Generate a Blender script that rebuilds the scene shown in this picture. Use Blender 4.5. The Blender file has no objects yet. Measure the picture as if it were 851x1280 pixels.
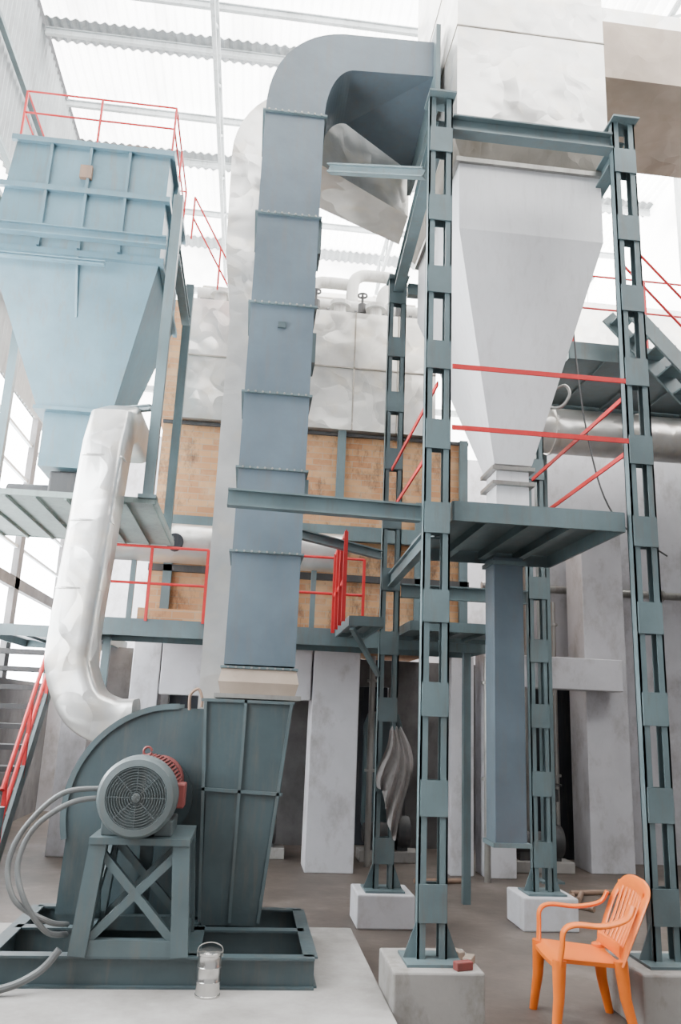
import bpy, math, random
from mathutils import Vector, Matrix
random.seed(7)
S=bpy.context.scene
COL=S.collection
# ------------------------------------------------------------ materials
def nm(name):
    m=bpy.data.materials.new(name); m.use_nodes=True
    nt=m.node_tree; b=nt.nodes["Principled BSDF"]
    return m,nt,b
def coords(nt,scale=(1,1,1),rot=(0,0,0)):
    g=nt.nodes.new("ShaderNodeNewGeometry")
    mp=nt.nodes.new("ShaderNodeMapping"); mp.inputs["Scale"].default_value=scale; mp.inputs["Rotation"].default_value=rot
    nt.links.new(g.outputs["Position"],mp.inputs["Vector"]); return mp.outputs[0]
def noise(nt,vec,scale,detail=4,rough=.55):
    n=nt.nodes.new("ShaderNodeTexNoise"); n.inputs["Scale"].default_value=scale; n.inputs["Detail"].default_value=detail
    n.inputs["Roughness"].default_value=rough
    nt.links.new(vec,n.inputs["Vector"]); return n.outputs["Fac"]
def ramp(nt,fac,stops):
    r=nt.nodes.new("ShaderNodeValToRGB"); el=r.color_ramp.elements
    while len(el)<len(stops): el.new(.5)
    for e,(p,c) in zip(el,stops): e.position=p; e.color=(c[0],c[1],c[2],1)
    nt.links.new(fac,r.inputs[0]); return r.outputs[0]
def mix(nt,fac,a,b,mode='MIX'):
    n=nt.nodes.new("ShaderNodeMix"); n.data_type='RGBA'; n.blend_type=mode
    if hasattr(fac,'is_output'): nt.links.new(fac,n.inputs[0])
    else: n.inputs[0].default_value=fac
    nt.links.new(a,n.inputs[6])
    if hasattr(b,'is_output'): nt.links.new(b,n.inputs[7])
    else: n.inputs[7].default_value=(b[0],b[1],b[2],1)
    return n.outputs[2]
def bump(nt,b,h,strength=.2,dist=.02):
    n=nt.nodes.new("ShaderNodeBump"); n.inputs["Strength"].default_value=strength; n.inputs["Distance"].default_value=dist
    nt.links.new(h,n.inputs["Height"]); nt.links.new(n.outputs[0],b.inputs["Normal"])
def paint(name,c,rough=.45,var=.18,metal=0.,dirt=(.12,.1,.08),dirtamt=.5,streak=(9,9,1.1)):
    m,nt,b=nm(name)
    f=noise(nt,coords(nt),2.2,6)
    lo=tuple(x*(1-var) for x in c); hi=tuple(min(1,x*(1+var)) for x in c)
    col=ramp(nt,f,[(.3,lo),(.7,hi)])
    f2=noise(nt,coords(nt,streak),2.0,6,.7)
    k=ramp(nt,f2,[(.50,(0,0,0)),(.78,(dirtamt,)*3)])
    col=mix(nt,k,col,dirt)
    nt.links.new(col,b.inputs["Base Color"]); b.inputs["Roughness"].default_value=rough; b.inputs["Metallic"].default_value=metal
    bump(nt,b,noise(nt,coords(nt),7,3),.15,.02)
    return m
def foil(name,c=(.8,.79,.77),rough=.3,metal=.75,scale=3.2,strength=.3,warm=(.7,.62,.5)):
    m,nt,b=nm(name)
    f=noise(nt,coords(nt),1.8,6)
    col=ramp(nt,f,[(.35,tuple(x*.75 for x in c)),(.6,c)])
    f2=noise(nt,coords(nt),4.5,5)
    k=ramp(nt,f2,[(.5,(0,0,0)),(.75,(.6,.6,.6))])
    col=mix(nt,k,col,warm)
    nt.links.new(col,b.inputs["Base Color"]); b.inputs["Metallic"].default_value=metal; b.inputs["Roughness"].default_value=rough
    # crumpled sheet: every Voronoi cell becomes a randomly tilted facet
    g=coords(nt); n=nt.nodes.new("ShaderNodeTexNoise"); n.inputs["Scale"].default_value=1.5; nt.links.new(g,n.inputs["Vector"])
    w=nt.nodes.new("ShaderNodeVectorMath"); w.operation='ADD'; nt.links.new(g,w.inputs[0]); nt.links.new(n.outputs["Color"],w.inputs[1])
    hs=[]
    for sc,am in((scale,1),(scale*2.7,.6)):
        v=nt.nodes.new("ShaderNodeTexVoronoi"); v.feature='F1'; v.inputs["Scale"].default_value=sc
        nt.links.new(w.outputs[0],v.inputs["Vector"])
        sb=nt.nodes.new("ShaderNodeVectorMath"); sb.operation='SUBTRACT'; nt.links.new(w.outputs[0],sb.inputs[0]); nt.links.new(v.outputs["Position"],sb.inputs[1])
        cc=nt.nodes.new("ShaderNodeVectorMath"); cc.operation='SUBTRACT'; nt.links.new(v.outputs["Color"],cc.inputs[0]); cc.inputs[1].default_value=(.5,.5,.5)
        dt=nt.nodes.new("ShaderNodeVectorMath"); dt.operation='DOT_PRODUCT'; nt.links.new(sb.outputs[0],dt.inputs[0]); nt.links.new(cc.outputs[0],dt.inputs[1])
        ml=nt.nodes.new("ShaderNodeMath"); ml.operation='MULTIPLY'; nt.links.new(dt.outputs["Value"],ml.inputs[0]); ml.inputs[1].default_value=am; hs.append(ml.outputs[0])
    ad=nt.nodes.new("ShaderNodeMath"); ad.operation='ADD'; nt.links.new(hs[0],ad.inputs[0]); nt.links.new(hs[1],ad.inputs[1])
    bump(nt,b,ad.outputs[0],strength,.6)
    return m
M={}
M['blue']=paint('blue_grey_paint',(.105,.150,.162),.45,.22,dirtamt=.6)
M['duct']=paint('duct_paint',(.085,.116,.142),.42,.18,dirtamt=.45)
M['fan']=paint('fan_paint',(.050,.074,.082),.42,.24)
M['hop']=paint('hopper_paint',(.115,.205,.250),.42,.18,dirt=(.17,.14,.11),dirtamt=.6)
M['white']=paint('white_hopper_paint',(.70,.70,.715),.5,.05,dirt=(.42,.40,.38),dirtamt=.35)
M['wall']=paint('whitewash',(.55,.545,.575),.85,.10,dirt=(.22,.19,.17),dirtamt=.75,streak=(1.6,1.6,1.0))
M['wallg']=paint('shaded_grimy_wall',(.13,.125,.125),.9,.3,dirt=(.05,.045,.04),dirtamt=.7,streak=(1.6,1.6,1.0))  # base darkened to paint recess shade under the boiler; grime is random dirt
M['dark']=paint('opening_shade',(.03,.033,.04),.9,.2)  # near-black paint standing in for the shade inside openings
M['red']=paint('red_paint',(.55,.015,.018),.5,.12,dirt=(.25,.03,.02),dirtamt=.4)
M['dred']=paint('faded_red_paint',(.22,.05,.045),.5,.15,dirt=(.12,.06,.05),dirtamt=.5)
M['foil']=foil('insulation_foil',(.70,.69,.67),.34,.8,2.2,.18)
M['foilw']=foil('wrinkled_cladding',(.70,.685,.66),.34,.75,1.5,.24)
M['foild']=foil('dusty_cladding',(.34,.31,.27),.5,.4,4,.35,(.2,.16,.12))
M['tan']=foil('tan_cladding',(.38,.305,.245),.6,.2,1.5,.2,(.30,.235,.18))
M['steel']=paint('bare_steel',(.34,.33,.31),.38,.2,.7)
M['shiny']=paint('stainless_steel',(.62,.61,.59),.22,.1,.95,dirtamt=.2)
M['motor']=paint('motor_paint',(.095,.118,.122),.42,.15)
M['grille']=paint('grille_paint',(.06,.075,.078),.5,.1)
M['plate']=paint('channel_light_blue',(.072,.102,.110),.45,.2)
M['rust']=paint('rusty_pipe',(.24,.155,.11),.7,.25)
M['roofg']=paint('roof_sheet',(.32,.34,.35),.6,.15)
M['truss']=paint('roof_steel',(.50,.53,.54),.6,.15)
M['rag']=paint('grey_cloth',(.25,.235,.23),.95,.35,dirt=(.06,.05,.04),dirtamt=.85,streak=(4,4,2))
M['black']=paint('black_rubber',(.04,.04,.042),.6,.2)
M['hose']=paint('grey_hose',(.11,.115,.115),.45,.2)
M['pedestal']=paint('pedestal_concrete',(.30,.285,.27),.9,.2,dirt=(.13,.11,.09),dirtamt=.8,streak=(3,3,2))
M['pedw']=paint('pedestal_whitewash',(.55,.55,.58),.9,.12,dirt=(.3,.26,.22),dirtamt=.5,streak=(3,3,2))
M['grate']=paint('grating_paint',(.24,.30,.285),.6,.2)
M['pipew']=paint('dusty_white_pipe',(.55,.54,.52),.6,.15)
def emis(name,c,s):
    m,nt,b=nm(name); b.inputs["Base Color"].default_value=(*[x*.8 for x in c],1)
    f=noise(nt,coords(nt,(1,.35,1)),1.3,5)
    col=ramp(nt,f,[(.3,tuple(x*.6 for x in c)),(.5,c)])
    nt.links.new(col,b.inputs["Emission Color"]); b.inputs["Emission Strength"].default_value=s; b.inputs["Roughness"].default_value=.6
    return m
M['sky']=emis('glowing_sheet',(1,.995,.98),8.5)  # sheets emit light themselves, standing in for daylight passing through
M['win']=emis('bright_window',(.93,.97,1),22.0)
m,nt,b=nm('orange_plastic'); b.inputs["Base Color"].default_value=(.80,.17,.012,1); b.inputs["Roughness"].default_value=.38; M['orange']=m
m,nt,b=nm('floor_concrete'); f=noise(nt,coords(nt),1.1,8,.65); c=ramp(nt,f,[(.3,(.055,.042,.035)),(.55,(.125,.10,.085)),(.75,(.23,.20,.18))])
nt.links.new(c,b.inputs["Base Color"]); b.inputs["Roughness"].default_value=.5; bump(nt,b,noise(nt,coords(nt),14,5),.2,.01); M['floor']=m
m,nt,b=nm('plinth_concrete'); f=noise(nt,coords(nt),1.6,8,.65); c=ramp(nt,f,[(.3,(.20,.185,.17)),(.7,(.46,.445,.43))])
nt.links.new(c,b.inputs["Base Color"]); b.inputs["Roughness"].default_value=.75; bump(nt,b,noise(nt,coords(nt),14,5),.2,.01); M['plinth']=m
m,nt,b=nm('brickwork'); br=nt.nodes.new("ShaderNodeTexBrick"); nt.links.new(coords(nt,(1,1,1),(math.pi/2,0,0)),br.inputs["Vector"])
br.inputs["Scale"].default_value=1; br.inputs["Brick Width"].default_value=.22; br.inputs["Row Height"].default_value=.07; br.inputs["Mortar Size"].default_value=.005
br.inputs["Color1"].default_value=(.40,.185,.085,1); br.inputs["Color2"].default_value=(.52,.29,.14,1); br.inputs["Mortar"].default_value=(.38,.27,.18,1)
f=noise(nt,coords(nt),2.6,8,.75); k=ramp(nt,f,[(.46,(0,0,0)),(.68,(.55,.55,.55))]); c=mix(nt,k,br.outputs[0],(.56,.39,.24))
f=noise(nt,coords(nt,(2,2,1)),2.3,8,.75); k=ramp(nt,f,[(.52,(0,0,0)),(.68,(.85,.85,.85))]); c=mix(nt,k,c,(.075,.05,.04))
nt.links.new(c,b.inputs["Base Color"]); b.inputs["Roughness"].default_value=.9; bump(nt,b,br.outputs[1],-.3,.01); M['brick']=m

# ------------------------------------------------------------ builders
class MB:
    def __init__(s): s.v=[]; s.f=[]
    def add(s,vs,fs):
        o=len(s.v); s.v+= [tuple(v) for v in vs]; s.f+=[tuple(i+o for i in f) for f in fs]; return s
    def box(s,x0,x1,y0,y1,z0,z1):
        return s.add([(x0,y0,z0),(x1,y0,z0),(x1,y1,z0),(x0,y1,z0),(x0,y0,z1),(x1,y0,z1),(x1,y1,z1),(x0,y1,z1)],
            [(0,3,2,1),(4,5,6,7),(0,1,5,4),(1,2,6,5),(2,3,7,6),(3,0,4,7)])
    def bar(s,p0,p1,w,h,up=(0,0,1)):
        p0=Vector(p0);p1=Vector(p1);d=(p1-p0).normalized();u=Vector(up)
        if abs(d.dot(u))>.98:u=Vector((0,1,0))
        sd=d.cross(u).normalized();u=sd.cross(d).normalized()
        vs=[]
        for p in(p0,p1):
            for a,b in((-1,-1),(1,-1),(1,1),(-1,1)): vs.append(p+sd*a*w/2+u*b*h/2)
        return s.add(vs,[(0,1,2,3),(7,6,5,4),(0,4,5,1),(1,5,6,2),(2,6,7,3),(3,7,4,0)])
    def ibeam(s,p0,p1,h,b,t=.012):
        p0=Vector(p0);p1=Vector(p1);z=Vector((0,0,1))
        s.bar(p0,p1,t,h-2*t); s.bar(p0+z*(h/2-t/2),p1+z*(h/2-t/2),b,t); s.bar(p0-z*(h/2-t/2),p1-z*(h/2-t/2),b,t); return s
    def loft(s,rings,cap0=True,cap1=True,closed=False):
        n=len(rings[0]);vs=[p for r in rings for p in r];fs=[]
        R=len(rings)
        for i in range(R-1+(1 if closed else 0)):
            for j in range(n):
                a=i*n+j;b2=i*n+(j+1)%n;i2=(i+1)%R
                fs.append((a,b2,i2*n+(j+1)%n,i2*n+j))
        if cap0 and not closed: fs.append(tuple(range(n))[::-1])
        if cap1 and not closed: fs.append(tuple((R-1)*n+j for j in range(n)))
        return s.add(vs,fs)
    def sweep(s,path,sect,scales=None,normal=None):
        P=[Vector(p) for p in path];n=len(P);T=[]
        for i in range(n):
            a=P[max(0,i-1)];b=P[min(n-1,i+1)];T.append((b-a).normalized())
        N=Vector(normal) if normal else (Vector((0,0,1)) if abs(T[0].z)<.9 else Vector((0,1,0)))
        rings=[]
        for i in range(n):
            N=(N-T[i]*N.dot(T[i])).normalized();B=T[i].cross(N)
            k=scales[i] if scales else 1
            rings.append([P[i]+N*(q[1]*k)+B*(q[0]*k) for q in sect])
        return s.loft(rings)
    def tube(s,path,r,n=12,scales=None): 
        return s.sweep(path,circ(r,n),scales)
    def lathe(s,prof,c,axis='Z',n=40,closed=False):
        rings=[]
        for r,h in prof:
            ring=[]
            for i in range(n):
                a=2*math.pi*i/n;x,y=r*math.cos(a),r*math.sin(a)
                ring.append({'Z':(c[0]+x,c[1]+y,c[2]+h),'Y':(c[0]+x,c[1]+h,c[2]+y),'X':(c[0]+h,c[1]+x,c[2]+y)}[axis])
            rings.append(ring)
        return s.loft(rings,closed=closed)
    def band(s,r0,r1,h0,h1,c,axis='Z',n=30): return s.lathe([(r0,h0),(r1,h0),(r1,h1),(r0,h1)],c,axis,n,True)
def circ(r,n=12,ry=None): return [(r*math.cos(2*math.pi*i/n),(ry or r)*math.sin(2*math.pi*i/n)) for i in range(n)]
def rsq(r,n=24,e=.55):
    out=[]
    for i in range(n):
        a=2*math.pi*(i+.5)/n;c,s=math.cos(a),math.sin(a)
        out.append((r*math.copysign(abs(c)**e,c),r*math.copysign(abs(s)**e,s)))
    return out
def smoothpath(pts,k=8):
    P=[Vector(p) for p in pts];out=[]
    for i in range(len(P)-1):
        a=P[max(0,i-1)];b=P[i];c=P[i+1];d=P[min(len(P)-1,i+2)]
        for j in range(k):
            t=j/k;out.append(.5*((2*b)+(c-a)*t+(2*a-5*b+4*c-d)*t*t+(3*b-a-3*c+d)*t**3))
    out.append(P[-1]);return out
import bmesh
def mk(mb,name,mat,parent=None,bev=0,smooth=False,label=None):
    me=bpy.data.meshes.new(name);me.from_pydata(mb.v,[],mb.f);me.update()
    bm=bmesh.new();bm.from_mesh(me);bmesh.ops.recalc_face_normals(bm,faces=bm.faces);bm.to_mesh(me);bm.free()
    me.materials.append(M[mat] if isinstance(mat,str) else mat)
    o=bpy.data.objects.new(name,me);COL.objects.link(o)
    if bev:
        m=o.modifiers.new("bevel",'BEVEL');m.width=bev;m.segments=2;m.limit_method='ANGLE'
    if smooth:
        for p in me.polygons:p.use_smooth=True
        try: me.set_sharp_from_angle(angle=math.radians(35))
        except Exception: pass
    if parent:
        o.parent=parent
        o.matrix_parent_inverse=Matrix.Translation(-Vector(parent.location))
    if label:o["label"]=label
    return o
def thing(name,label,cat,loc,group=None):
    e=bpy.data.objects.new(name,None);e.location=loc;e.empty_display_size=.1;COL.objects.link(e)
    e["label"]=label;e["category"]=cat
    if group:e["group"]=group
    return e
def solo(mb,name,mat,label,cat,group=None,**k):
    o=mk(mb,name,mat,**k);o["label"]=label;o["category"]=cat
    if group:o["group"]=group
    return o
def struct(mb,name,mat,**k):
    o=mk(mb,name,mat,**k);o["kind"]="structure";return o
def rect(x0,x1,y0,y1,z): return [(x0,y0,z),(x1,y0,z),(x1,y1,z),(x0,y1,z)]

# ------------------------------------------------------------ camera
t=math.radians(14.3);r=math.radians(2.4);w=math.radians(6)
R=Vector((math.cos(w),-math.sin(w),0));H=Vector((math.sin(w),math.cos(w),0));Z=Vector((0,0,1))
F=H*math.cos(t)+Z*math.sin(t);U=Z*math.cos(t)-H*math.sin(t)
ea=R*math.cos(r)+U*math.sin(r);eb=U*math.cos(r)-R*math.sin(r)
cd=bpy.data.cameras.new("camera");cam=bpy.data.objects.new("camera",cd);COL.objects.link(cam)
cam.matrix_world=Matrix(((ea.x,eb.x,-F.x,0),(ea.y,eb.y,-F.y,0),(ea.z,eb.z,-F.z,1.6),(0,0,0,1)))
cd.sensor_fit='HORIZONTAL';cd.sensor_width=36;cd.lens=36*1000/851;cd.clip_start=.05
S.camera=cam

# ------------------------------------------------------------ shell
struct(MB().box(-3.3,6.3,-1,13.8,-.2,0),"floor","floor")
XL,XR,YB,ZR=-3.1,6.1,13.5,10.0
TR=[0]
def trim(mb,mat):
    TR[0]+=1; struct(mb,"trim_%d"%TR[0],mat)
def corr(x0,x1,y0,y1,z,pitch=.12,amp=.02):
    m=MB();n=int((x1-x0)/pitch*6);vs=[];fs=[]
    for i in range(n+1):
        x=x0+(x1-x0)*i/n;dz=amp*math.sin(2*math.pi*(x-x0)/pitch)
        vs+=[(x,y0,z+dz),(x,y1,z+dz)]
    for i in range(n): fs.append((2*i,2*i+1,2*i+3,2*i+2))
    return m.add(vs,fs)
ys=[1.0,3.0,5.0,6.9,8.95,11.2,13.5]
for i in range(6):
    struct(corr(XL,XR,ys[i],ys[i+1]-.3,ZR),"ceiling","sky")
    struct(corr(XL,XR,ys[i+1]-.34,ys[i+1]+.04,ZR-.03),"ceiling","roofg")
for y in [3.1,5.6,6.75,8.05,8.75,10.0,11.0,12.3]:
    trim(MB().ibeam((XL,y,ZR-.12),(XR,y,ZR-.12),.10,.05),"truss")
for x in [-.9,1.9,4.4]:
    m=MB();m.bar((x,2,ZR-.3),(x,13.4,ZR-.3),.05,.06);m.bar((x,2,ZR-.7),(x,13.4,ZR-.7),.05,.06)
    for j in range(12):
        a=2+j*.95;m.bar((x,a,ZR-.7),(x,a+.475,ZR-.3),.03,.03);m.bar((x,a+.475,ZR-.3),(x,a+.95,ZR-.7),.03,.03)
    trim(m,"truss")
m=MB()
m.box(XL-.15,XL,1,YB,0,1.9)
for y in (2,4.2,6.4,8.6,10.8,13.2): m.box(XL-.15,XL,y,y+.2,1.9,5.4)
m.box(XL-.15,XL,1,YB,3.05,3.2)
struct(m,"wall_left","wallg")
def vcorr(y0,y1,z0,z1):
    n=int((y1-y0)/.12*4);vs=[];fs=[]
    for i in range(n+1):
        y=y0+(y1-y0)*i/n;d=.02*math.sin(2*math.pi*y/.12);vs+=[(XL-.05+d,y,z0),(XL-.05+d,y,z1)]
    for i in range(n):fs.append((2*i,2*i+1,2*i+3,2*i+2))
    return MB().add(vs,fs)
struct(vcorr(1,YB,5.4,7.0),"wall_left","roofg");struct(vcorr(1,YB,7.5,ZR),"wall_left","roofg")
struct(vcorr(1,YB,7.0,7.5),"window_50","sky")
for z in (6.2,7.0,7.5,8.6): trim(MB().bar((XL+.03,1,z),(XL+.03,YB,z),.06,.06),"blue")
k=1
for z0,z1 in((1.9,3.05),(3.2,5.4)):
    for y in (2.2,4.4,6.6,8.8,11.0):
        struct(MB().box(XL-.1,XL-.08,y,y+2.0 if y<11 else y+2.2,z0,z1),"window_%d"%k,"win");k+=1
for z in(2.45,3.6,4.1,4.5,5.0): trim(MB().bar((XL-.05,2,z),(XL-.05,YB,z),.04,.04),"truss")
struct(MB().box(XL,XR,YB,YB+.2,0,6.2),"wall_back","wall")
struct(MB().box(XL,XR,YB+.02,YB+.06,6.2,ZR),"window_40","sky")
struct(MB().box(XR,XR+.2,1,YB,0,6.0),"wall_right","wallg")
struct(MB().box(XR,XR+.05,1,YB,6.0,ZR),"window_41","sky")
for y in (6,8,10,12): trim(MB().box(XR-.08,XR,y,y+.1,6.0,ZR),"truss")
for z in (7,8,9): trim(MB().box(XL,XR,YB-.08,YB,z,z+.1),"truss")
m=MB().box(3.35,3.45,10,10.2,0,5.7);m.box(3.45,4.2,10,10.2,2.3,5.7);m.box(4.2,6.1,10,10.2,0,5.7)
struct(m,"wall_inner","wall")
struct(MB().box(3.45,4.2,10.22,10.26,0,2.3),"doorway_shade_1","dark")  # flat dark panel paints the shade of the open doorway
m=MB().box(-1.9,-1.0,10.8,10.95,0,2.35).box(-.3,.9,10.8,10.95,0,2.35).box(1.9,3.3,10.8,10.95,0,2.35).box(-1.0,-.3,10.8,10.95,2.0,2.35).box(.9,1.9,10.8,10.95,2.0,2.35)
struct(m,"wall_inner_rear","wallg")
struct(MB().box(-1.0,-.3,10.96,11.0,0,2.0),"doorway_shade_2","dark");struct(MB().box(.9,1.9,10.96,11.0,0,2.0),"doorway_shade_3","dark")  # dark panels painted as the shade filling both rear doorways
def pillar(x0,x1,y0,y1,z1,lab="whitewashed concrete pillar carrying the boiler floor"):
    solo(MB().box(x0,x1,y0,y1,0,z1),"concrete_pillar","wall",lab,"pillar","whitewashed pillars",bev=.01)
pillar(.72,1.24,9.0,9.5,2.38);pillar(2.28,2.54,9.0,9.5,2.38);pillar(2.64,2.98,8.9,9.3,2.38)
pillar(3.98,4.5,9.3,9.8,4.2,"tall whitewashed concrete pillar beside pipework");pillar(-1.25,-.95,9.0,9.4,2.38)
pillar(-2.05,-1.75,9.6,9.9,2.38)
solo(MB().box(3.0,4.3,8.98,9.26,2.0,2.36),"concrete_beam","wall","whitewashed concrete beam between pillars","beam",bev=.01)
solo(MB().box(-.94,.7,9.0,9.25,1.75,2.38),"concrete_beam","wall","whitewashed concrete lintel under the boiler","beam",bev=.01)
solo(MB().box(-3.0,.865,3.2,6.3,0,.12),"concrete_plinth","plinth","low pale concrete machine plinth with stained top","plinth",bev=.01)

# ------------------------------------------------------------ columns
def column(x,y,z0,z1,lab):
    e=thing("steel_column",lab,"column",(x,y,z0),"laced steel columns")
    W=.170;D=.075
    for s in(-1,1):
        m=MB();xo=x+s*(W/2)
        m.box(min(xo,xo-s*.012),max(xo,xo-s*.012),y-D/2,y+D/2,z0+.015,z1)
        for q in(-1,1):
            yy=y+q*D/2
            m.box(min(xo,xo-s*.046),max(xo,xo-s*.046),min(yy,yy-q*.01),max(yy,yy-q*.01),z0+.015,z1)
        mk(m,"channel","blue",e)
    z=z0+.2
    while z<z1-.15:
        for yy in(y-D/2-.01,y+D/2):
            mk(MB().box(x-W/2+.004,x+W/2-.004,yy,yy+.01,z,z+.20),"batten_plate","blue",e)
        z+=.56
    mk(MB().box(x-.16,x+.16,y-.14,y+.14,z0,z0+.015),"base_plate","blue",e)
    for s in(-1,1): mk(MB().add([(x+s*.085,y-.006,z0+.01),(x+s*.16,y-.006,z0+.01),(x+s*.085,y-.006,z0+.2),(x+s*.085,y+.006,z0+.01),(x+s*.16,y+.006,z0+.01),(x+s*.085,y+.006,z0+.2)],[(0,1,2),(3,5,4),(0,3,4,1),(1,4,5,2),(2,5,3,0)]),"gusset","blue",e)
    mk(MB().box(x-.1,x+.1,y-.1,y+.1,z1,z1+.015),"cap_plate","blue",e)
cols=[(1.12,4.85,.3,6.0),(2.5,4.85,.3,5.97),(1.2,6.95,.25,5.75),(2.54,6.95,.25,5.75)]
for i,c in enumerate(cols):
    column(*c,"blue-grey laced steel column with batten plates")
    wd=.25 if i<2 else .23
    x,y,z=c[0],c[1],c[2]
    solo(MB().box(x-wd,x+wd,y-wd+.03,y+wd,0,z),"concrete_pedestal","pedestal" if i<2 else "pedw","rough grey concrete column footing" if i<2 else "whitewashed concrete column footing","footing","column footings",bev=.012)
def beam(p0,p1,h=.12,b=.08,mat='blue',lab="blue-grey painted steel I-beam"):
    solo(MB().ibeam(p0,p1,h,b),"steel_beam",mat,lab,"beam")
beam((1.21,4.85,5.8),(2.41,4.85,5.8),.13,.1)
beam((1.12,4.90,5.8),(1.2,6.9,5.68),.15,.1)
beam((2.5,4.90,5.8),(2.54,6.9,5.68),.15,.1)
beam((1.3,6.95,5.66),(2.44,6.95,5.66),.12,.08)
beam((.38,5.6,5.9),(1.03,4.95,5.45),.08,.06)
beam((-.2,4.9,2.9),(1.03,4.9,2.88),.11,.08,lab="blue-grey steel I-beam tying the column across the duct")
beam((.35,6.4,3.03),(1.1,6.9,3.0),.08,.06)
beam((1.3,6.95,2.7),(2.44,6.95,2.7),.12,.08)
beam((1.13,4.90,2.78),(1.2,6.9,2.78),.12,.06)

def platform(name,x0,x1,y0,y1,z,mat,lab,edge=.13,ribs=4,legs=(),emat='blue',jw=.03):
    e=thing(name,lab,"platform",((x0+x1)/2,(y0+y1)/2,z-edge))
    mk(MB().box(x0+.02,x1-.02,y0+.02,y1-.02,z-.02,z),"deck_plate",mat,e)
    for a,b2 in(((x0,y0),(x1,y0)),((x0,y1),(x1,y1)),((x0,y0),(x0,y1)),((x1,y0),(x1,y1))):
        mk(MB().bar((a[0],a[1],z-edge/2+.02),(b2[0],b2[1],z-edge/2+.02),.02,edge),"edge_channel",emat,e)
    for i in range(ribs):
        x=x0+(x1-x0)*(i+1)/(ribs+1)
        mk(MB().bar((x,y0,z-.02-jw/2),(x,y1,z-.02-jw/2),jw,jw),"joist",emat,e)
    for x,y in legs: mk(MB().bar((x,y,0),(x,y,z-.02),.07,.07),"support_leg","blue",e)
    return e
platform("access_platform",1.24,2.38,4.86,6.2,2.95,"blue","blue-grey steel access platform below the white hopper",jw=.06,ribs=3)
def railing(lab,pts,base,hs,nposts=3,r=.014,flat=False,closed=False):
    e=thing("safety_railing",lab,"railing",tuple(pts[0][:2])+(base,))
    P=[Vector(p) for p in pts]
    if closed:P.append(P[0])
    for h in hs:
        for a,b2 in zip(P,P[1:]):
            m=MB()
            if flat: m.bar(a+Z*h,b2+Z*h,.012,.032)
            else: m.tube([a+Z*h,b2+Z*h],r,8)
            mk(m,"rail","red",e)
    if nposts:
        done=set()
        for a,b2 in zip(P,P[1:]):
            for i in range(nposts):
                p=a.lerp(b2,i/(nposts-1));key=(round(p.x,2),round(p.y,2))
                if key in done: continue
                done.add(key)
                mk(MB().bar(p,p+Z*hs[-1],2*r,2*r),"post","red",e)
railing("red painted steel guard railing along the hopper platform",[(1.21,4.8,2.95),(2.41,4.8,2.95)],2.95,(.5,.93),0,flat=True)
railing("red painted steel guard railing along the platform side",[(2.44,4.92,2.95),(2.5,6.88,2.95)],2.95,(.45,.85),0,flat=True)
railing("red painted steel guard railing along the platform side",[(1.14,4.92,2.95),(1.18,6.88,2.95)],2.95,(.45,.85),0,flat=True)

# ------------------------------------------------------------ white hopper
e=thing("ash_hopper","white painted pyramid hopper narrowing to a small outlet","hopper",(1.95,5.9,3.0))
X0,X1,Y0,Y1=1.36,2.5,5.22,6.75
mk(MB().loft([rect(X0,X1,Y0,Y1,5.8),rect(X0,X1,Y0,Y1,5.22),rect(1.79,2.09,5.76,6.06,3.55)]),"hopper_body","white",e)
for x0,x1,y0,y1,z0,z1 in((X0-.03,X1+.03,Y0-.03,Y1+.03,5.79,5.83),(1.77,2.11,5.74,6.08,3.5,3.53),(1.77,2.11,5.74,6.08,3.38,3.41),(1.76,2.12,5.73,6.09,3.05,3.08)): mk(MB().box(x0,x1,y0,y1,z0,z1),"flange","steel",e)
mk(MB().box(1.81,2.07,5.78,6.04,2.98,3.5),"outlet_valve","white",e)
mk(MB().tube(smoothpath([(2.2,5.62,4.12),(2.3,5.58,4.17),(2.34,5.58,4.1),(2.28,5.6,4.0),(2.18,5.65,4.0)]),.012,8),"vibrator_bracket","steel",e)
e=thing("flue_box","large foil-clad rectangular flue box above the white hopper","duct",(1.93,6,5.84))
mk(MB().box(1.33,2.56,5.18,6.85,6.12,9.3),"cladding","foilw",e)
mk(MB().loft([rect(1.36,2.53,5.2,6.8,5.84),rect(1.3,2.58,5.14,6.88,5.95),rect(1.3,2.58,5.14,6.88,6.1),rect(1.34,2.55,5.18,6.84,6.14)]),"skirt","foild",e)
for z in(6.14,7.05,7.9): mk(MB().box(1.325,2.565,5.175,6.855,z,z+.012),"seam_strip","foild",e)
e=thing("branch_duct","tan dusty rectangular duct leaving the foil-clad box","duct",(3.5,5.7,6.8))
mk(MB().box(2.57,5.5,5.3,6.4,6.85,7.42),"duct_body","tan",e)
mk(MB().box(2.57,5.5,5.6,6.4,7.44,7.9),"top_cladding","foil",e)
e=thing("ash_chute","blue-grey square drop chute hanging below the platform","chute",(1.9,5.9,.76))
mk(MB().box(1.79,2.02,5.8,6.02,.78,2.82),"chute_body","duct",e,bev=.005)
for z in(.76,2.76): mk(MB().box(1.77,2.04,5.78,6.04,z,z+.03),"flange","blue",e)

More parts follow.
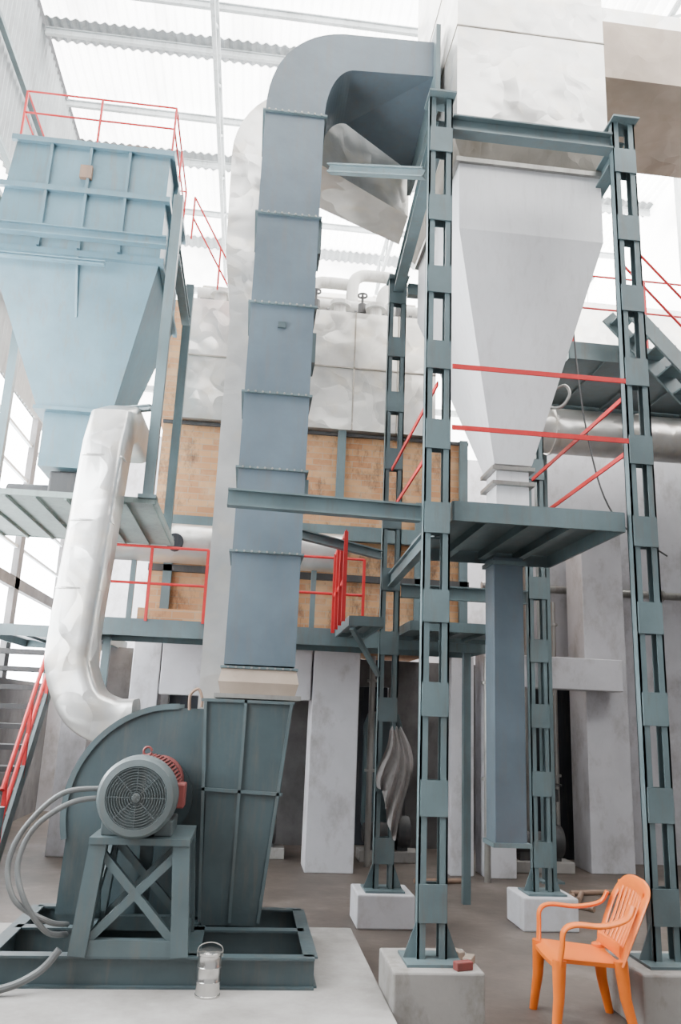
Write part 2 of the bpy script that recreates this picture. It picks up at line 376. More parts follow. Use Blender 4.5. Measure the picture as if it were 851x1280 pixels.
# ------------------------------------------------------------ main duct
e=thing("air_duct","tall blue-grey rectangular steel duct with bend at the top","duct",(.08,6,1.9))
XA,XB,YA,YD=-.17,.325,5.7,6.25
mk(MB().loft([rect(XA,XB,YA,YD,1.92),rect(XA,XB,YA,YD,6.48)]),"duct_body","duct",e)
m=MB();rings=[]
n=14;cx,cz=XB+.24,6.48
Ri=.24;RoX=cx-XA
for i in range(n+1):
    a=math.pi/2*i/n
    xi,zi=cx-Ri*math.cos(a),cz+.50*math.sin(a)
    ca,sa=math.cos(a)**.88,math.sin(a)**.88
    xo,zo=cx-RoX*ca,cz+.87*sa
    yb=YD+.1*i/n
    rings.append([(xi,YA,zi),(xo,YA,zo),(xo,yb,zo),(xi,yb,zi)])
rings.append([(1.26,YA,7.02),(1.26,YA,7.38),(1.26,6.7,7.38),(1.26,6.7,6.8)])
mk(m.loft(rings),"bend","duct",e)
for z in(1.9,2.72,3.35,3.95,4.7,5.5,6.47):
    mk(MB().box(XA-.022,XB+.022,YA-.022,YD+.022,z-.008,z+.008),"flange","blue",e)
    m=MB()
    for i in range(9): m.lathe([(0,-.012),(.008,-.012),(.008,0),(0,0)],(XA+.03+i*(XB-XA-.06)/8,YA-.022,z),'Y',6)
    o=mk(m,"flange_bolts","steel",e);o["kind"]="stuff"
mk(MB().box(1.25,1.29,5.6,6.85,6.65,7.48),"flange","blue",e)
for z0,z1 in((5.2,5.5),(4.25,4.5),(3.1,3.3)): mk(MB().box(XB,XB+.03,YA+.03,YA+.3,z0,z1),"side_cover","blue",e)
mk(MB().box(.05,.11,YA-.015,YA,4.5,4.55),"inspection_plate","fan",e)
e=thing("flexible_joint","short crinkled foil expansion joint under the duct","duct joint",(.08,6,1.7))
mk(MB().loft([rect(XA-.01,XB+.01,YA-.01,YD,1.89),rect(XA-.03,XB+.03,YA-.03,YD,1.8),rect(XA-.01,XB+.01,YA-.01,YD,1.72)]),"foil_sleeve","tan",e)
mk(MB().box(XA-.05,XB+.05,YA-.05,YD+.04,1.69,1.72),"flange","steel",e)

# ------------------------------------------------------------ fan
e=thing("centrifugal_fan","blue-grey centrifugal fan housing with inlet box beside motor","fan",(-.3,6.0,.28))
cx,cz=-.45,.93
prof=[]
for i in range(25):
    a=math.radians(90+ i*(105/24));rr=.68
    prof.append((cx+rr*math.cos(a),cz+rr*math.sin(a)))
rim=list(prof)
prof+=[(-1.12,.30),(-.15,.30),(-.15,1.61)]
mk(MB().loft([[(x,y0,z) for x,z in prof] for y0 in (5.75,6.2)]),"scroll_housing","fan",e)
for yy in(5.73,6.18):
    out=[(cx+(x-cx)*1.04,cz+(z-cz)*1.04) for x,z in rim];inn=[(cx+(x-cx)*.985,cz+(z-cz)*.985) for x,z in rim]
    vs=[];fs=[]
    for (a,b2),(c,d) in zip(out,inn): vs+=[(a,yy,b2),(c,yy,d),(a,yy+.03,b2),(c,yy+.03,d)]
    for i in range(24):
        o=4*i;fs+=[(o,o+1,o+5,o+4),(o+2,o+6,o+7,o+3),(o,o+4,o+6,o+2),(o+1,o+3,o+7,o+5)]
    mk(MB().add(vs,fs),"rim_angle","plate",e)
mk(MB().loft([rect(-.27,.31,5.62,6.2,1.68),rect(-.22,.27,5.62,6.2,1.1),rect(-.19,.16,5.62,6.2,.28)]),"inlet_box","fan",e)
for a,b2 in(((.0,5.61,1.68),(-.01,5.61,.3)),((-.25,5.61,1.1),(.28,5.61,1.08)),((-.3,5.61,1.67),(.33,5.61,1.67)),((-.27,5.61,1.66),(-.2,5.61,.3)),((.31,5.61,1.66),(.17,5.61,.3))):
    mk(MB().bar(a,b2,.02,.02),"stiffener","plate",e)
mk(MB().lathe([(.0,5.72),(.24,5.72),(.24,5.75),(.0,5.75)],(cx-.1,0,1.03),'Y',30),"shaft_cover","fan",e)
mk(MB().tube(smoothpath([(-.38,5.72,1.6),(-.38,5.7,1.7),(-.33,5.7,1.74),(-.3,5.7,1.68),(-.3,5.7,1.62)]),.01,8),"lifting_hook","rust",e)
e=thing("base_frame","blue-grey steel channel skid frame bolted to plinth","frame",(-.4,5.5,.12))
for a,b2 in(((-1.3,4.97),(.48,4.97)),((-1.3,6.1),(.48,6.1)),((-1.3,4.97),(-1.3,6.1)),((.46,4.97),(.46,6.1)),((-.82,4.97),(-.82,6.1)),((-.2,4.97),(-.2,6.1)),((-1.3,5.55),(.46,5.55))):
    mk(MB().ibeam((a[0],a[1],.2),(b2[0],b2[1],.2),.16,.08),"channel","fan",e)
e=thing("motor_stand","blue-grey steel trestle with crossed braces under the motor","stand",(-.55,5.2,.28))
L=[(-.82,4.96),(-.27,4.96),(-.27,5.5),(-.82,5.5)];T=[(-.77,4.98),(-.31,4.98),(-.31,5.48),(-.77,5.48)]
for a,b2 in zip(L,T): mk(MB().bar((a[0],a[1],.28),(b2[0],b2[1],.86),.095,.095),"leg","plate",e)
for a,b2 in((0,1),(3,2),(1,2),(0,3)):
    for s,q in((a,b2),(b2,a)): mk(MB().bar((*L[s],.31),(*T[q],.82),.045,.045),"brace","plate",e)
mk(MB().box(-.82,-.26,4.92,5.53,.85,.885),"top_plate","plate",e)
for i in range(4): mk(MB().bar((*L[i],.32),(*L[(i+1)%4],.32),.06,.08),"bottom_rail","plate",e)
# motor
mx,mz=-.575,1.11
e=thing("electric_motor","grey finned electric motor with round fan cowl","motor",(mx,5.2,.885))
R0=.19
sec=[]
for i in range(60):
    for q,rr in((0,R0),(.35,R0),(.45,R0+.022),(.9,R0+.022)):
        a=2*math.pi*(i+q)/60;sec.append((rr*math.cos(a),rr*math.sin(a)))
mk(MB().loft([[(mx+x,y,mz+z) for x,z in sec] for y in(4.98,5.42)]),"finned_body","dred",e)
mk(MB().lathe([(.0,4.845),(.165,4.845),(.17,4.832),(.205,4.84),(.222,4.87),(.225,4.99),(.21,4.99)],(mx,0,mz),'Y',48),"fan_cowl","motor",e,smooth=True)
for i in range(1,11):
    rr=.0145*i+.016
    mk(MB().band(rr,rr+.005,4.834,4.846,(mx,0,mz),'Y',40),"cowl_grille","grille",e)
for i in range(8):
    a=math.pi*i/4;mk(MB().bar((mx+.03*math.cos(a),4.836,mz+.03*math.sin(a)),(mx+.165*math.cos(a),4.836,mz+.165*math.sin(a)),.005,.006),"grille_spoke","grille",e)
mk(MB().lathe([(0,4.825),(.025,4.828),(.03,4.845),(0,4.845)],(mx,0,mz),'Y',20),"cowl_hub","grille",e)
mk(MB().lathe([(.0,5.42),(.21,5.42),(.2,5.47),(.09,5.49),(.0,5.49)],(mx,0,mz),'Y',40),"end_bell","motor",e,smooth=True)
mk(MB().box(mx+.19,mx+.25,5.1,5.26,mz-.08,mz+.06),"terminal_box","dred",e,bev=.01)
mk(MB().tube([(mx+.025*math.cos(a),5.2,mz+.235+.025*math.sin(a)) for a in [i*.5 for i in range(13)]],.007,8),"lifting_eye","dred",e)
for s in(-.2,.1): mk(MB().box(mx+s,mx+s+.1,5.0,5.4,.885,.97),"foot","motor",e,bev=.008)
e=thing("coupling_guard","red painted half-round shaft coupling guard","guard",(mx,5.6,.9))
mk(MB().lathe([(.0,5.5),(.16,5.5),(.16,5.7),(.0,5.7)],(mx+.04,0,mz+.03),'Y',30),"guard_shell","dred",e,smooth=True)
mk(MB().box(mx-.03,mx+.05,5.57,5.61,.28,.97),"bracket","fan",e)

# foil duct down to fan
e=thing("insulated_pipe","square foil-wrapped insulated duct curving into the fan","pipe",(-1.2,6.0,1.5))
p=[Vector(q) for q in((-1.13,6.7,3.78),(-1.15,6.25,3.80),(-1.17,6.04,3.70),(-1.18,5.98,3.5))]+smoothpath([(-1.19,5.98,3.3),(-1.22,5.98,2.7),(-1.25,5.98,2.1),(-1.24,5.98,1.85),(-1.12,5.97,1.6),(-.93,5.96,1.5),(-.76,5.95,1.5)],7)
mk(MB().sweep(p,rsq(.16,28,.36)),"foil_wrap","foil",e,smooth=True)
for z in(3.4,2.9,2.4):
    x=-1.185-(3.4-z)*.06
    mk(MB().loft([[(x+a*1.02,5.98+b2*1.02,z+h) for a,b2 in rsq(.16,28,.36)] for h in(0,.012)]),"joint_band","foil",e)
e=thing("insulated_duct","narrow foil-clad duct running behind the blue duct","duct",(-.25,6.4,1.6))
mk(MB().loft([rect(-.36,-.1,6.3,6.6,1.6),rect(-.36,-.1,6.3,6.6,4.9),rect(-.44,0,6.3,6.7,5.5),rect(-.46,.0,6.3,6.8,6.5)]),"cladding","foil",e)
rings=[]
for i in range(11):
    a=math.pi/2*i/10
    rings.append([(.2-.2*math.cos(a),6.3,6.5+.05*math.sin(a)),(.2-.66*math.cos(a),6.3,6.5+.75*math.sin(a)),(.2-.66*math.cos(a),6.95,6.5+.75*math.sin(a)),(.2-.2*math.cos(a),6.95,6.5+.05*math.sin(a))])
rings.append([(1.28,6.9,6.45),(1.28,6.9,7.3),(1.28,7.4,7.3),(1.28,7.4,6.45)])
mk(MB().loft(rings),"bend","foilw",e)

# ------------------------------------------------------------ blue hopper
e=thing("fuel_hopper","pale blue steel storage hopper with ribbed sides","hopper",(-1.55,6.8,4.1))
hx0,hx1,hy0,hy1=-2.28,-.98,6.2,7.5
ZT=6.33
mk(MB().loft([rect(hx0,hx1,hy0,hy1,ZT),rect(hx0-.1,hx1,hy0,hy1,5.25),rect(-1.9,-1.28,6.5,7.1,4.0)]),"hopper_body","hop",e)
for z in(ZT-.02,5.85,5.25):
    x0=hx0-(.08 if z<6 else 0)
    mk(MB().box(x0-.04,hx1+.04,hy0-.04,hy0,z-.025,z+.025),"stiffener","hop",e);mk(MB().box(hx1,hx1+.04,hy0,hy1+.04,z-.025,z+.025),"stiffener","hop",e)
for x in(-1.98,-1.65,-1.32): mk(MB().box(x-.012,x+.012,hy0-.03,hy0,5.3,ZT),"stiffener","hop",e)
for y in(6.6,7.1): mk(MB().box(hx1,hx1+.04,y-.015,y+.015,5.3,ZT),"stiffener","hop",e)
mk(MB().bar((-1.65,hy0-.01,5.23),(-1.63,6.33,4.75),.02,.03),"stiffener","hop",e)
mk(MB().box(-1.92,-1.26,6.47,7.13,3.97,4.0),"outlet_flange","hop",e)
mk(MB().box(-1.84,-1.34,6.55,7.05,3.5,3.97),"outlet_chute","hop",e)
mk(MB().box(-1.72,-1.62,hy0-.04,hy0,5.98,6.1),"name_plate","rust",e)
mk(MB().box(-1.45,-1.15,6.3,6.6,ZT,ZT+.09).box(-1.4,-1.2,6.35,6.55,ZT+.09,ZT+.16),"top_hatch","rust",e)
railing("thin red guard railing around the hopper top",[(-2.28,6.25,ZT),(-.98,6.25,ZT),(-.98,7.45,ZT),(-2.28,7.45,ZT)],ZT,(.3,.52),3,r=.009,closed=True)
railing("thin red ladder rail descending behind the hopper",[(-.9,7.6,6.4),(-.3,8.0,5.5)],5.5,(.25,.5),3,r=.01)
for x,y in((-.86,6.12),(-.86,7.6),(-2.5,7.6)):
    e=thing("steel_post","blue-grey steel post supporting the hopper frame","post",(x,y,3.17))
    mk(MB().bar((x,y,3.19),(x,y,5.85),.08,.08),"stem","blue",e);mk(MB().box(x-.07,x+.07,y-.07,y+.07,3.16,3.19),"base_plate","blue",e)
beam((-3.05,6.08,5.38),(-.92,6.08,5.38),.09,.07,'hop',"pale blue steel beam supporting the hopper")
beam((-3.05,6.1,5.14),(-1.4,6.1,5.14),.04,.04,'hop',"thin pale blue steel bar across the hopper")
beam((-.86,6.2,5.4),(-.86,7.5,5.4),.1,.08,'blue',"dark steel side beam of hopper frame")
beam((-.92,6.2,3.95),(-1.25,6.42,3.98),.05,.05)
platform("access_platform",-3.05,-.8,6.10,7.7,3.15,"grate","pale grey-green grating platform carrying the hopper",edge=.045,ribs=9,emat='grate',jw=.02)
e=thing("drive_unit","small dark geared drive under the hopper outlet","gearbox",(-1.6,6.7,3.15))
mk(MB().box(-1.75,-1.4,6.6,7.0,3.15,3.48),"casing","black",e,bev=.02)
mk(MB().lathe([(0,-2.1),(.08,-2.1),(.09,-1.76),(0,-1.76)],(0,6.75,3.3),'X',20),"drive_motor","black",e,smooth=True)

# ------------------------------------------------------------ boiler
e=thing("boiler","brick boiler setting with foil-clad upper casing","boiler",(.6,9.5,2.4))
mk(MB().box(-1.1,2.3,8.4,11.5,2.4,4.66),"brick_wall","brick",e)
mk(MB().box(-1.15,-.98,8.38,11.5,4.66,6.1),"brick_corner","brick",e)
mk(MB().box(-.95,1.9,8.3,11.4,4.67,6.1),"cladding","foilw",e)
for x in(-.45,.1,.95,1.45): mk(MB().box(x,x+.015,8.285,8.3,4.67,6.1),"cladding_seam","foild",e)
mk(MB().box(-.95,1.9,8.285,8.3,5.4,5.415),"cladding_seam","foild",e)
for x in(-.6,.3,.78,1.2):
    mk(MB().lathe([(.07,6.1),(.07,6.22),(.12,6.22),(.12,6.27),(0,6.29)],(x,8.42,0),'Z',16),"vent_cap","pipew",e)
for x,z0,z1 in((.86,3.9,4.75),(2.24,2.42,4.66),(-.9,2.42,3.4),(1.75,2.42,3.9)): mk(MB().bar((x,8.36,z0),(x,8.36,z1),.09,.05),"buckstay","blue",e)
mk(MB().bar((-1.1,8.37,4.63),(2.3,8.37,4.63),.03,.035),"angle_strip","black",e)
mk(MB().bar((-1.1,8.34,3.50),(2.3,8.34,3.50),.08,.16),"angle_strip","blue",e)
mk(MB().bar((-1.1,8.36,3.02),(2.3,8.36,3.02),.05,.07),"angle_strip","black",e)
def hpipe(x0,x1,y,z,rr,name="header_pipe",lab="foil-wrapped horizontal header pipe above the boiler",mat='foilw',grp="boiler header pipes",sup=6.1,rings=3):
    o=thing(name,lab,"pipe",(x0,y,z-rr),grp)
    mk(MB().lathe([(0,x0),(rr,x0),(rr,x1),(0,x1)],(0,y,z),'X',20),"pipe_run",mat,o,smooth=True)
    for i in range(rings):
        x=x0+(x1-x0)*(i+.5)/rings;mk(MB().band(rr,rr+.02,x,x+.03,(0,y,z),'X',20),"joint_ring",mat,o)
    if sup is not None:
        for x in(x0+.2,x1-.2): mk(MB().bar((x,y,sup),(x,y,z-rr+.01),.05,.05),"support","blue",o)
hpipe(-.9,1.85,8.8,6.42,.09,mat='pipew');hpipe(-.9,1.85,9.4,6.75,.12,mat='foild');hpipe(-.6,1.85,10.5,7.35,.2)
hpipe(-.85,1.8,8.62,6.25,.03,lab="thin dark drain pipe along the boiler top",mat='black',rings=8)
hpipe(-.3,1.7,9.15,6.62,.045,lab="slim dusty pipe with couplings above the boiler",mat='steel',rings=6)
o=thing("steam_drum","pale insulated steam drum on top of the boiler","drum",(.2,9.9,6.1))
mk(MB().lathe([(0,-.1),(.2,-.05),(.3,.05),(.3,1.5),(.2,1.6),(0,1.65)],(0,9.9,6.6),'X',24),"drum_shell","foilw",o,smooth=True)
for x in(.2,1.3): mk(MB().box(x,x+.1,9.75,10.05,6.1,6.35),"saddle","blue",o)
for i,x in enumerate((.45,.98,1.35)):
    o=thing("steam_pipe","pale curved steam pipe rising from the boiler top","pipe",(x,8.95,6.1),"steam pipes")
    h=.55+.15*(i%2)
    mk(MB().tube(smoothpath([(x,8.98,6.1),(x,8.98,6.1+h),(x+.08,9.0,6.28+h),(x+.25,9.02,6.32+h),(x+.5,9.03,6.32+h)]),.075,16),"pipe_run","pipew",o,smooth=True)
    mk(MB().band(.075,.11,6.1+h*.6,6.13+h*.6,(x,8.98,0),'Z',16),"flange","steel",o)
for x in(-.2,.5,1.05,1.5):
    o=thing("gate_valve","small dark hand-wheel valve on the boiler top","valve",(x,8.52,6.1),"boiler top valves")
    mk(MB().lathe([(.025,6.1),(.025,6.2),(.05,6.2),(.05,6.32),(.015,6.34),(.015,6.45)],(x,8.50,0),'Z',12),"valve_body","black",o)
    mk(MB().band(.045,.06,6.43,6.45,(x,8.50,0),'Z',16),"hand_wheel","black",o)
o=thing("insulated_pipe","large horizontal foil-wrapped pipe passing the brickwork","pipe",(-1.4,7.95,3.0))
mk(MB().lathe([(0,-1.5),(.2,-1.5),(.2,.9),(0,.9)],(0,8.05,3.22),'X',24),"foil_wrap","foilw",o,smooth=True)
mk(MB().lathe([(0,7.84),(.08,7.84),(.1,7.9),(0,7.9)],(-.8,0,3.2),'Y',20),"port_shade_disc","dark",o)  # solid dark disc paints the shade inside the pipe hole
mk(MB().band(.2,.215,-.35,-.31,(0,8.05,3.22),'X',24),"joint_band","foil",o)
for x in(-1.2,.6): mk(MB().bar((x,8.05,2.4),(x,8.05,3.03),.05,.05),"support","blue",o)
platform("boiler_walkway",-1.55,2.25,7.6,8.3,2.38,"blue","blue-grey steel walkway below the brickwork",edge=.16,ribs=7,legs=((2.1,7.7),(-1.4,8.2)))
platform("bracket_walkway",.8,1.07,6.5,7.55,2.38,"blue","short blue-grey bracket walkway beside the column",edge=.08,ribs=1)
platform("bracket_walkway",1.33,2.25,6.6,7.55,2.38,"blue","short blue-grey walkway beyond the column",edge=.08,ribs=3)
solo(MB().bar((.82,6.52,2.3),(1.1,6.84,1.95),.04,.03),"bracket_brace","blue","diagonal steel brace under the walkway","brace")
railing("red painted guard railing beside the brickwork",[(-1.5,7.58,2.38),(-.45,7.58,2.38)],2.38,(.35,.7),3,r=.013)
railing("red painted guard railing beside the brickwork",[(.2,7.58,2.38),(1.05,7.58,2.38)],2.38,(.35,.7),2,r=.013)
railing("red painted gate railing on the bracket walkway",[(.74,6.5,2.35),(.76,7.5,2.35)],2.35,(.35,.75),4,r=.016,flat=True)
solo(MB().box(-1.1,-.4,7.9,8.3,2.4,2.54),"brick_ledge","brick","low buff brick ledge on the walkway","ledge")

# ------------------------------------------------------------ staircase
e=thing("staircase","steel staircase with dark treads and red handrails","stairs",(-2.5,8.0,0))
nst=11
for i in range(nst):
    y=7.75+1.65*i/nst;z=.22+2.15*i/nst
    mk(MB().box(-3.0,-2.1,y,y+.22,z-.05,z),"tread","black",e)
for x in(-3.03,-2.07): mk(MB().bar((x,7.65,.05),(x,9.5,2.45),.03,.16),"stringer","plate",e)
for h in(.4,.75): mk(MB().tube([(-2.07,7.7,.1+h),(-2.07,9.45,2.4+h)],.022,8),"handrail","red",e)
for k2 in(.05,.35,.65,.95):
    y=7.7+1.75*k2;z=.1+2.3*k2;mk(MB().bar((-2.07,y,z),(-2.07,y,z+.75),.03,.03),"post","red",e)
platform("stair_landing",-3.05,-1.7,9.55,11.5,2.45,"blue","dark steel landing at the stair head")

# ------------------------------------------------------------ far-side structure
platform("access_platform",3.2,5.9,7.6,9.25,5.6,"blue","blue-grey steel gallery beside the white wall",edge=.2)
railing("red painted guard railing along the gallery",[(3.25,7.62,5.6),(5.8,7.62,5.6)],5.6,(.45,.85),4,r=.012)
for x,y in((3.3,8.8),(5.2,7.8)):
    o=thing("steel_post","blue-grey steel post under the gallery","post",(x,y,0));mk(MB().bar((x,y,0),(x,y,5.4),.12,.12),"stem","blue",o);mk(MB().box(x-.12,x+.12,y-.12,y+.12,0,.02),"base_plate","blue",o)
o=thing("stair_flight","blue-grey inclined stair flight with red rails","stairs",(4.6,7.4,4.3))
for y in(7.15,7.5): mk(MB().bar((3.6,y,5.9),(5.0,y,4.4),.03,.16),"stringer","blue",o)
for i in range(8): mk(MB().box(3.62+i*.17,3.82+i*.17,7.15,7.5,5.8-i*.185,5.82-i*.185),"tread","blue",o)
for h in(.45,.8): mk(MB().tube([(3.6,7.15,5.9+h),(5.0,7.15,4.4+h)],.014,8),"handrail","red",o)
hpipe(2.7,5.8,8.3,4.85,.26,"insulated_pipe","thick foil-wrapped pipe passing behind the white hopper",'foilw',"pipes beside the gallery",None,3)
hpipe(2.9,5.8,9.92,3.3,.05,"horizontal_pipe","thin dusty horizontal pipe on the white wall",'steel',"pipes beside the gallery",None,3)
for x,y,z1,mt in((3.3,9.7,4.3,'rust'),(3.42,9.75,4.3,'steel'),(3.6,9.7,4.5,'rust'),(3.75,9.7,3.1,'steel'),(2.6,8.7,2.3,'steel'),(1.45,9.45,2.3,'steel')):
    o=thing("vertical_pipe","slim vertical pipe standing by the white wall","pipe",(x,y,0),"vertical pipes");mk(MB().tube([(x,y,0),(x,y,z1)],.035,12),"pipe_run",mt,o,smooth=True)
    for zz in(1.0,z1-.3): mk(MB().band(.034,.06,zz,zz+.03,(x,y,0),'Z',14),"flange",mt,o)
o=thing("insulated_duct","broad silver duct high beside the gallery","duct",(4.5,10,6.2));mk(MB().box(3.0,5.9,9.6,11,6.3,7.3),"cladding","foilw",o)
solo(MB().tube(smoothpath([(2.68,6.3,6.3),(2.7,6.3,5.0),(2.75,6.2,4.0),(2.9,6.1,3.3),(3.4,6.2,3.0)]),.008,6),"hanging_cable","black","thin dark cable hanging beside the hopper","cable")
def pump(x,y,lab,s=1.0,mat='black'):
    o=thing("feed_pump",lab,"pump",(x,y,0),"ground floor pumps")
    mk(MB().box(x-.35*s,x+.35*s,y-.15*s,y+.15*s,0,.12*s),"base_block","pedestal",o,bev=.01)
    mk(MB().lathe([(0,x-.3*s),(.1*s,x-.3*s),(.12*s,x-.26*s),(.12*s,x+.02*s),(.05*s,x+.05*s),(.05*s,x+.1*s),(0,x+.1*s)],(0,y,.3*s),'X',20),"pump_motor",mat,o,smooth=True)
    mk(MB().lathe([(0,x+.1*s),(.17*s,x+.1*s),(.19*s,x+.16*s),(.17*s,x+.24*s),(0,x+.24*s)],(0,y,.32*s),'X',24),"volute",mat,o,smooth=True)
    for xx in(-.2,.16): mk(MB().box(x+(xx-.06)*s,x+(xx+.06)*s,y-.08*s,y+.08*s,.12*s,.22*s),"foot",mat,o)
    mk(MB().tube([(x+.17*s,y,.45*s),(x+.17*s,y,1.0*s),(x+.17*s,y,1.3*s)],.03*s,12),"discharge_pipe",mat,o)
    mk(MB().band(.08*s,.1*s,.92*s,.94*s,(x+.17*s,y,0),'Z',16).bar((x+.08*s,y,.93*s),(x+.26*s,y,.93*s),.012,.012),"hand_wheel","black",o)
    mk(MB().lathe([(0,.75*s),(.06*s,.75*s),(.06*s,.88*s),(0,.88*s)],(x+.17*s,y,0),'Z',14),"valve_body",mat,o)
pump(3.42,9.4,"dark feed pump with riser pipe near the pillar",1.0)
pump(1.75,9.85,"dark pump standing between white pillars",1.0)
pump(.2,9.9,"dark pump under the boiler lintel",1.0)
o=thing("pressure_vessel","dark vertical vessel in the bay under the boiler","tank",(1.75,10.3,0))
mk(MB().lathe([(0,.2),(.2,.22),(.25,.35),(.25,1.5),(.2,1.65),(0,1.7)],(1.75,10.4,0),'Z',24),"shell","fan",o,smooth=True)
for a in(0,2.1,4.2): mk(MB().bar((1.75+.2*math.cos(a),10.4+.2*math.sin(a),0),(1.75+.2*math.cos(a),10.4+.2*math.sin(a),.4),.04,.04),"leg","fan",o)
o=thing("control_cabinet","grey electrical cabinet standing under the boiler","cabinet",(-.6,9.8,0))
mk(MB().box(-.85,-.45,9.7,9.95,.05,1.5),"body","plate",o,bev=.01);mk(MB().box(-.83,-.47,9.685,9.7,.1,1.46),"door","motor",o,bev=.004);mk(MB().box(-.84,-.46,9.71,9.94,0,.05),"plinth_base","black",o)
for i,(x,y,a,ln) in enumerate(((3.0,7.9,.4,.5),(3.3,8.0,1.1,.4),(2.1,8.6,.1,.6),(3.1,7.6,2.2,.35),(3.6,8.2,.2,.7))):
    c,s=math.cos(a)*ln/2,math.sin(a)*ln/2
    solo(MB().tube([(x-c,y-s,.025),(x+c,y+s,.025)],.025,10),"scrap_pipe","rust","short scrap pipe length lying on the floor","pipe","scrap pipes")

# ------------------------------------------------------------ chair
ch=thing("plastic_armchair","orange moulded plastic armchair with slotted back","chair",(0,0,0))
def flat(w,h,n=12): return circ(w/2,n,h/2)
m=MB();nx,ny=10,8;vs=[];fs=[]
for s,dz in((1,0),(-1,-.022)):
    for i in range(nx+1):
        for j in range(ny+1):
            u=i/nx;v=j/ny*2-1
            x=-.24+.44*u;y=v*(.235-.03*u)
            z=.41-.03*u-.012*(1-v*v)+dz-(.03*max(0,(.12-u)/.12)**2)
            vs.append((x,y,z))
N=(nx+1)*(ny+1)
for i in range(nx):
    for j in range(ny):
        a=i*(ny+1)+j;fs.append((a,a+1,a+ny+2,a+ny+1));fs.append((N+a,N+a+ny+1,N+a+ny+2,N+a+1))
edge=[i*(ny+1) for i in range(nx+1)]+[nx*(ny+1)+j for j in range(1,ny+1)]+[i*(ny+1)+ny for i in range(nx-1,-1,-1)]+[j for j in range(ny-1,0,-1)]
for a,b2 in zip(edge,edge[1:]+edge[:1]): fs.append((a,b2,N+b2,N+a))
mk(m.add(vs,fs),"seat","orange",ch,smooth=True)
for sy in(-1,1):
    mk(MB().sweep([(-.25,sy*.25,0),(-.22,sy*.235,.2),(-.21,sy*.225,.4)],flat(.068,.056),[.75,1,1.3]),"leg","orange",ch,smooth=True)
    mk(MB().sweep([(.24,sy*.23,0),(.19,sy*.21,.2),(.17,sy*.2,.4)],flat(.068,.056),[.75,1,1.3]),"leg","orange",ch,smooth=True)
    mk(MB().sweep(smoothpath([(-.21,sy*.235,.38),(-.2,sy*.26,.48),(-.19,sy*.27,.565),(-.12,sy*.275,.6),(.05,sy*.265,.595),(.2,sy*.235,.63),(.25,sy*.22,.70)],6),flat(.058,.028),normal=(1,0,0)),"armrest","orange",ch,smooth=True)
m=MB();bp=[(.17,-.205,.38),(.22,-.22,.5),(.29,-.235,.66),(.34,-.21,.75),(.355,-.12,.785),(.36,0,.79),(.355,.12,.785),(.34,.21,.75),(.29,.235,.66),(.22,.22,.5),(.17,.205,.38)]
m.sweep(smoothpath(bp,6),flat(.085,.024),normal=(1,0,0))
m.sweep(smoothpath([(.175,-.2,.44),(.2,0,.43),(.175,.2,.44)],6),flat(.08,.02),normal=(1,0,0))
m.sweep(smoothpath([(.325,-.2,.71),(.35,0,.745),(.325,.2,.71)],6),flat(.13,.018),normal=(1,0,0))
for i in range(7):
    y=-.15+.05*i;c=.02*(1-(y/.2)**2)
    m.sweep([(.185+c*.6,y*.95,.43),(.26+c,y,.59),(.325+c,y,.755)],flat(.041,.014),normal=(1,0,0))
mk(m,"backrest","orange",ch,smooth=True)
ch.location=(1.98,4.80,0);ch.rotation_euler=(0,0,math.radians(-5));ch.scale=(.9,.9,.93)

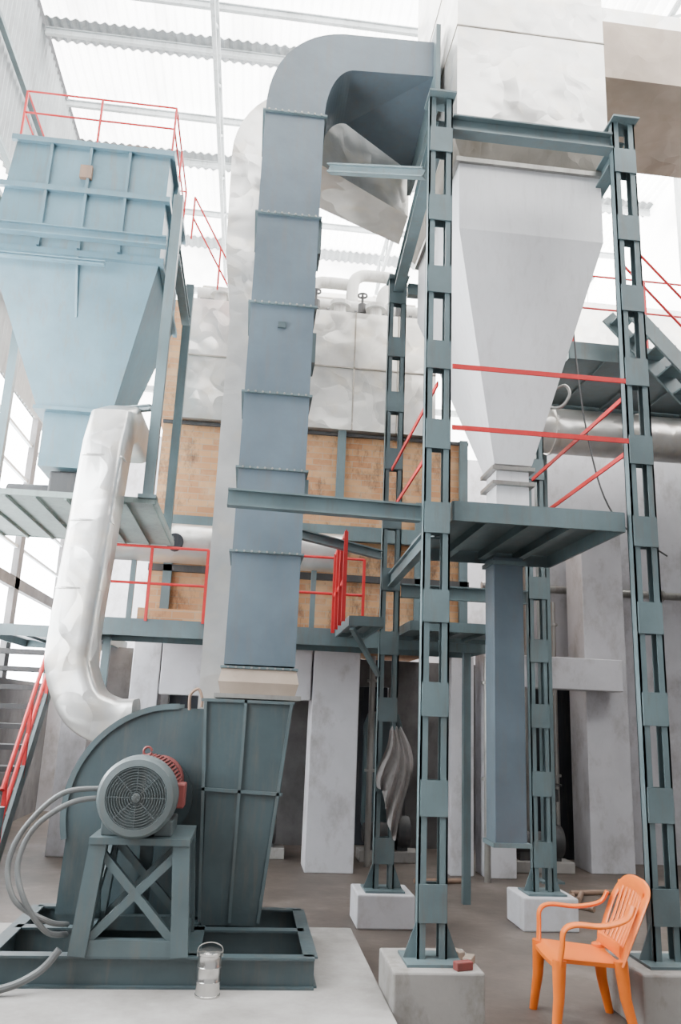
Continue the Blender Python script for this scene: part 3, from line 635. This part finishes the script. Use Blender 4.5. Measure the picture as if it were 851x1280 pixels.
# ------------------------------------------------------------ small things
o=thing("metal_tin","shiny stainless steel canister with thin wire handle","tin",(-.1,4.84,.12))
pr=[(0,0),(.068,0),(.068,.01),(.065,.012),(.065,.07),(.068,.075),(.065,.08),(.065,.14),(.068,.145),(.065,.15),(.065,.2),(.069,.205),(.069,.215),(.05,.225),(0,.225)]
mk(MB().lathe(pr,(-.1,4.84,.12),'Z',28),"tin_body","shiny",o,smooth=True)
mk(MB().tube(smoothpath([(-.168,4.84,.31),(-.16,4.84,.36),(-.1,4.84,.38),(-.04,4.84,.36),(-.032,4.84,.31)]),.003,6),"handle","steel",o)
for k2,(dx,dz) in enumerate(((0,0),(-.05,.05))):
    solo(MB().tube(smoothpath([(mx-.2,5.0,mz-.02+dz),(-.95+dx,4.95,1.06+dz),(-1.12+dx,4.9,.93),(-1.17+dx,4.85,.75),(-1.1+dx,4.8,.58),(-.98,4.85,.42+dz),(-.9,5.0,.37+dz)]),.015,10),"flexible_conduit","hose","grey flexible conduit looping out of the motor","cable","motor conduits",smooth=True)
solo(MB().tube(smoothpath([(-1.6,4.82,.14),(-1.2,4.8,.15),(-1.0,4.84,.22),(-.9,4.86,.33)]),.02,10),"flexible_conduit","hose","grey flexible conduit lying on the plinth","cable",smooth=True)
o=thing("pipe_post","dark standing pipe stub beside the fan","post",(-1.42,5.2,.12))
mk(MB().tube([(-1.42,5.2,.12),(-1.4,5.2,1.0)],.03,12),"stem","fan",o);mk(MB().lathe([(0,.12),(.07,.12),(.07,.14),(0,.14)],(-1.42,5.2,0),'Z',14),"base_flange","fan",o)
# cloth bundle draped over the rear column
vs=[];fs=[];nr,nc=22,26
for i in range(nr+1):
    for j in range(nc+1):
        a=j/nc*2-1;q=i/nr
        wd=.05+.10*math.sin(min(1,q*1.5)*math.pi/2)-.05*q*q
        x=1.25+a*wd+.04*math.sin(q*5)
        y=6.80-.06*math.sin(q*3)*(1-a*a)+.022*math.sin(a*14+q*3)*(.3+q)
        z=1.52-q*(.66+.2*math.sin(a*2.4+.6))+.02*math.sin(a*9)
        vs.append((x,y,z))
for i in range(nr):
    for j in range(nc):
        a=i*(nc+1)+j;fs.append((a,a+1,a+nc+2,a+nc+1))
solo(MB().add(vs,fs),"hanging_rag","rag","pale grey dirty cloth bundle hung on the rear column","cloth",smooth=True)
for k2,(x,y,a) in enumerate(((1.26,4.68,.3),(1.32,4.78,1.1),(1.28,4.9,2))):
    c,s=math.cos(a)*.05,math.sin(a)*.05
    solo(MB().bar((x-c,y-s,.322),(x+c,y+s,.322),.05,.044),"brick_fragment","tan" if k2 else "dred","broken brick piece lying on the footing","brick","brick fragments",bev=.006)

# ------------------------------------------------------------ light
W=bpy.data.worlds.new("world");S.world=W;W.use_nodes=True
bg=W.node_tree.nodes["Background"];bg.inputs[0].default_value=(.97,.98,1,1);bg.inputs[1].default_value=.62
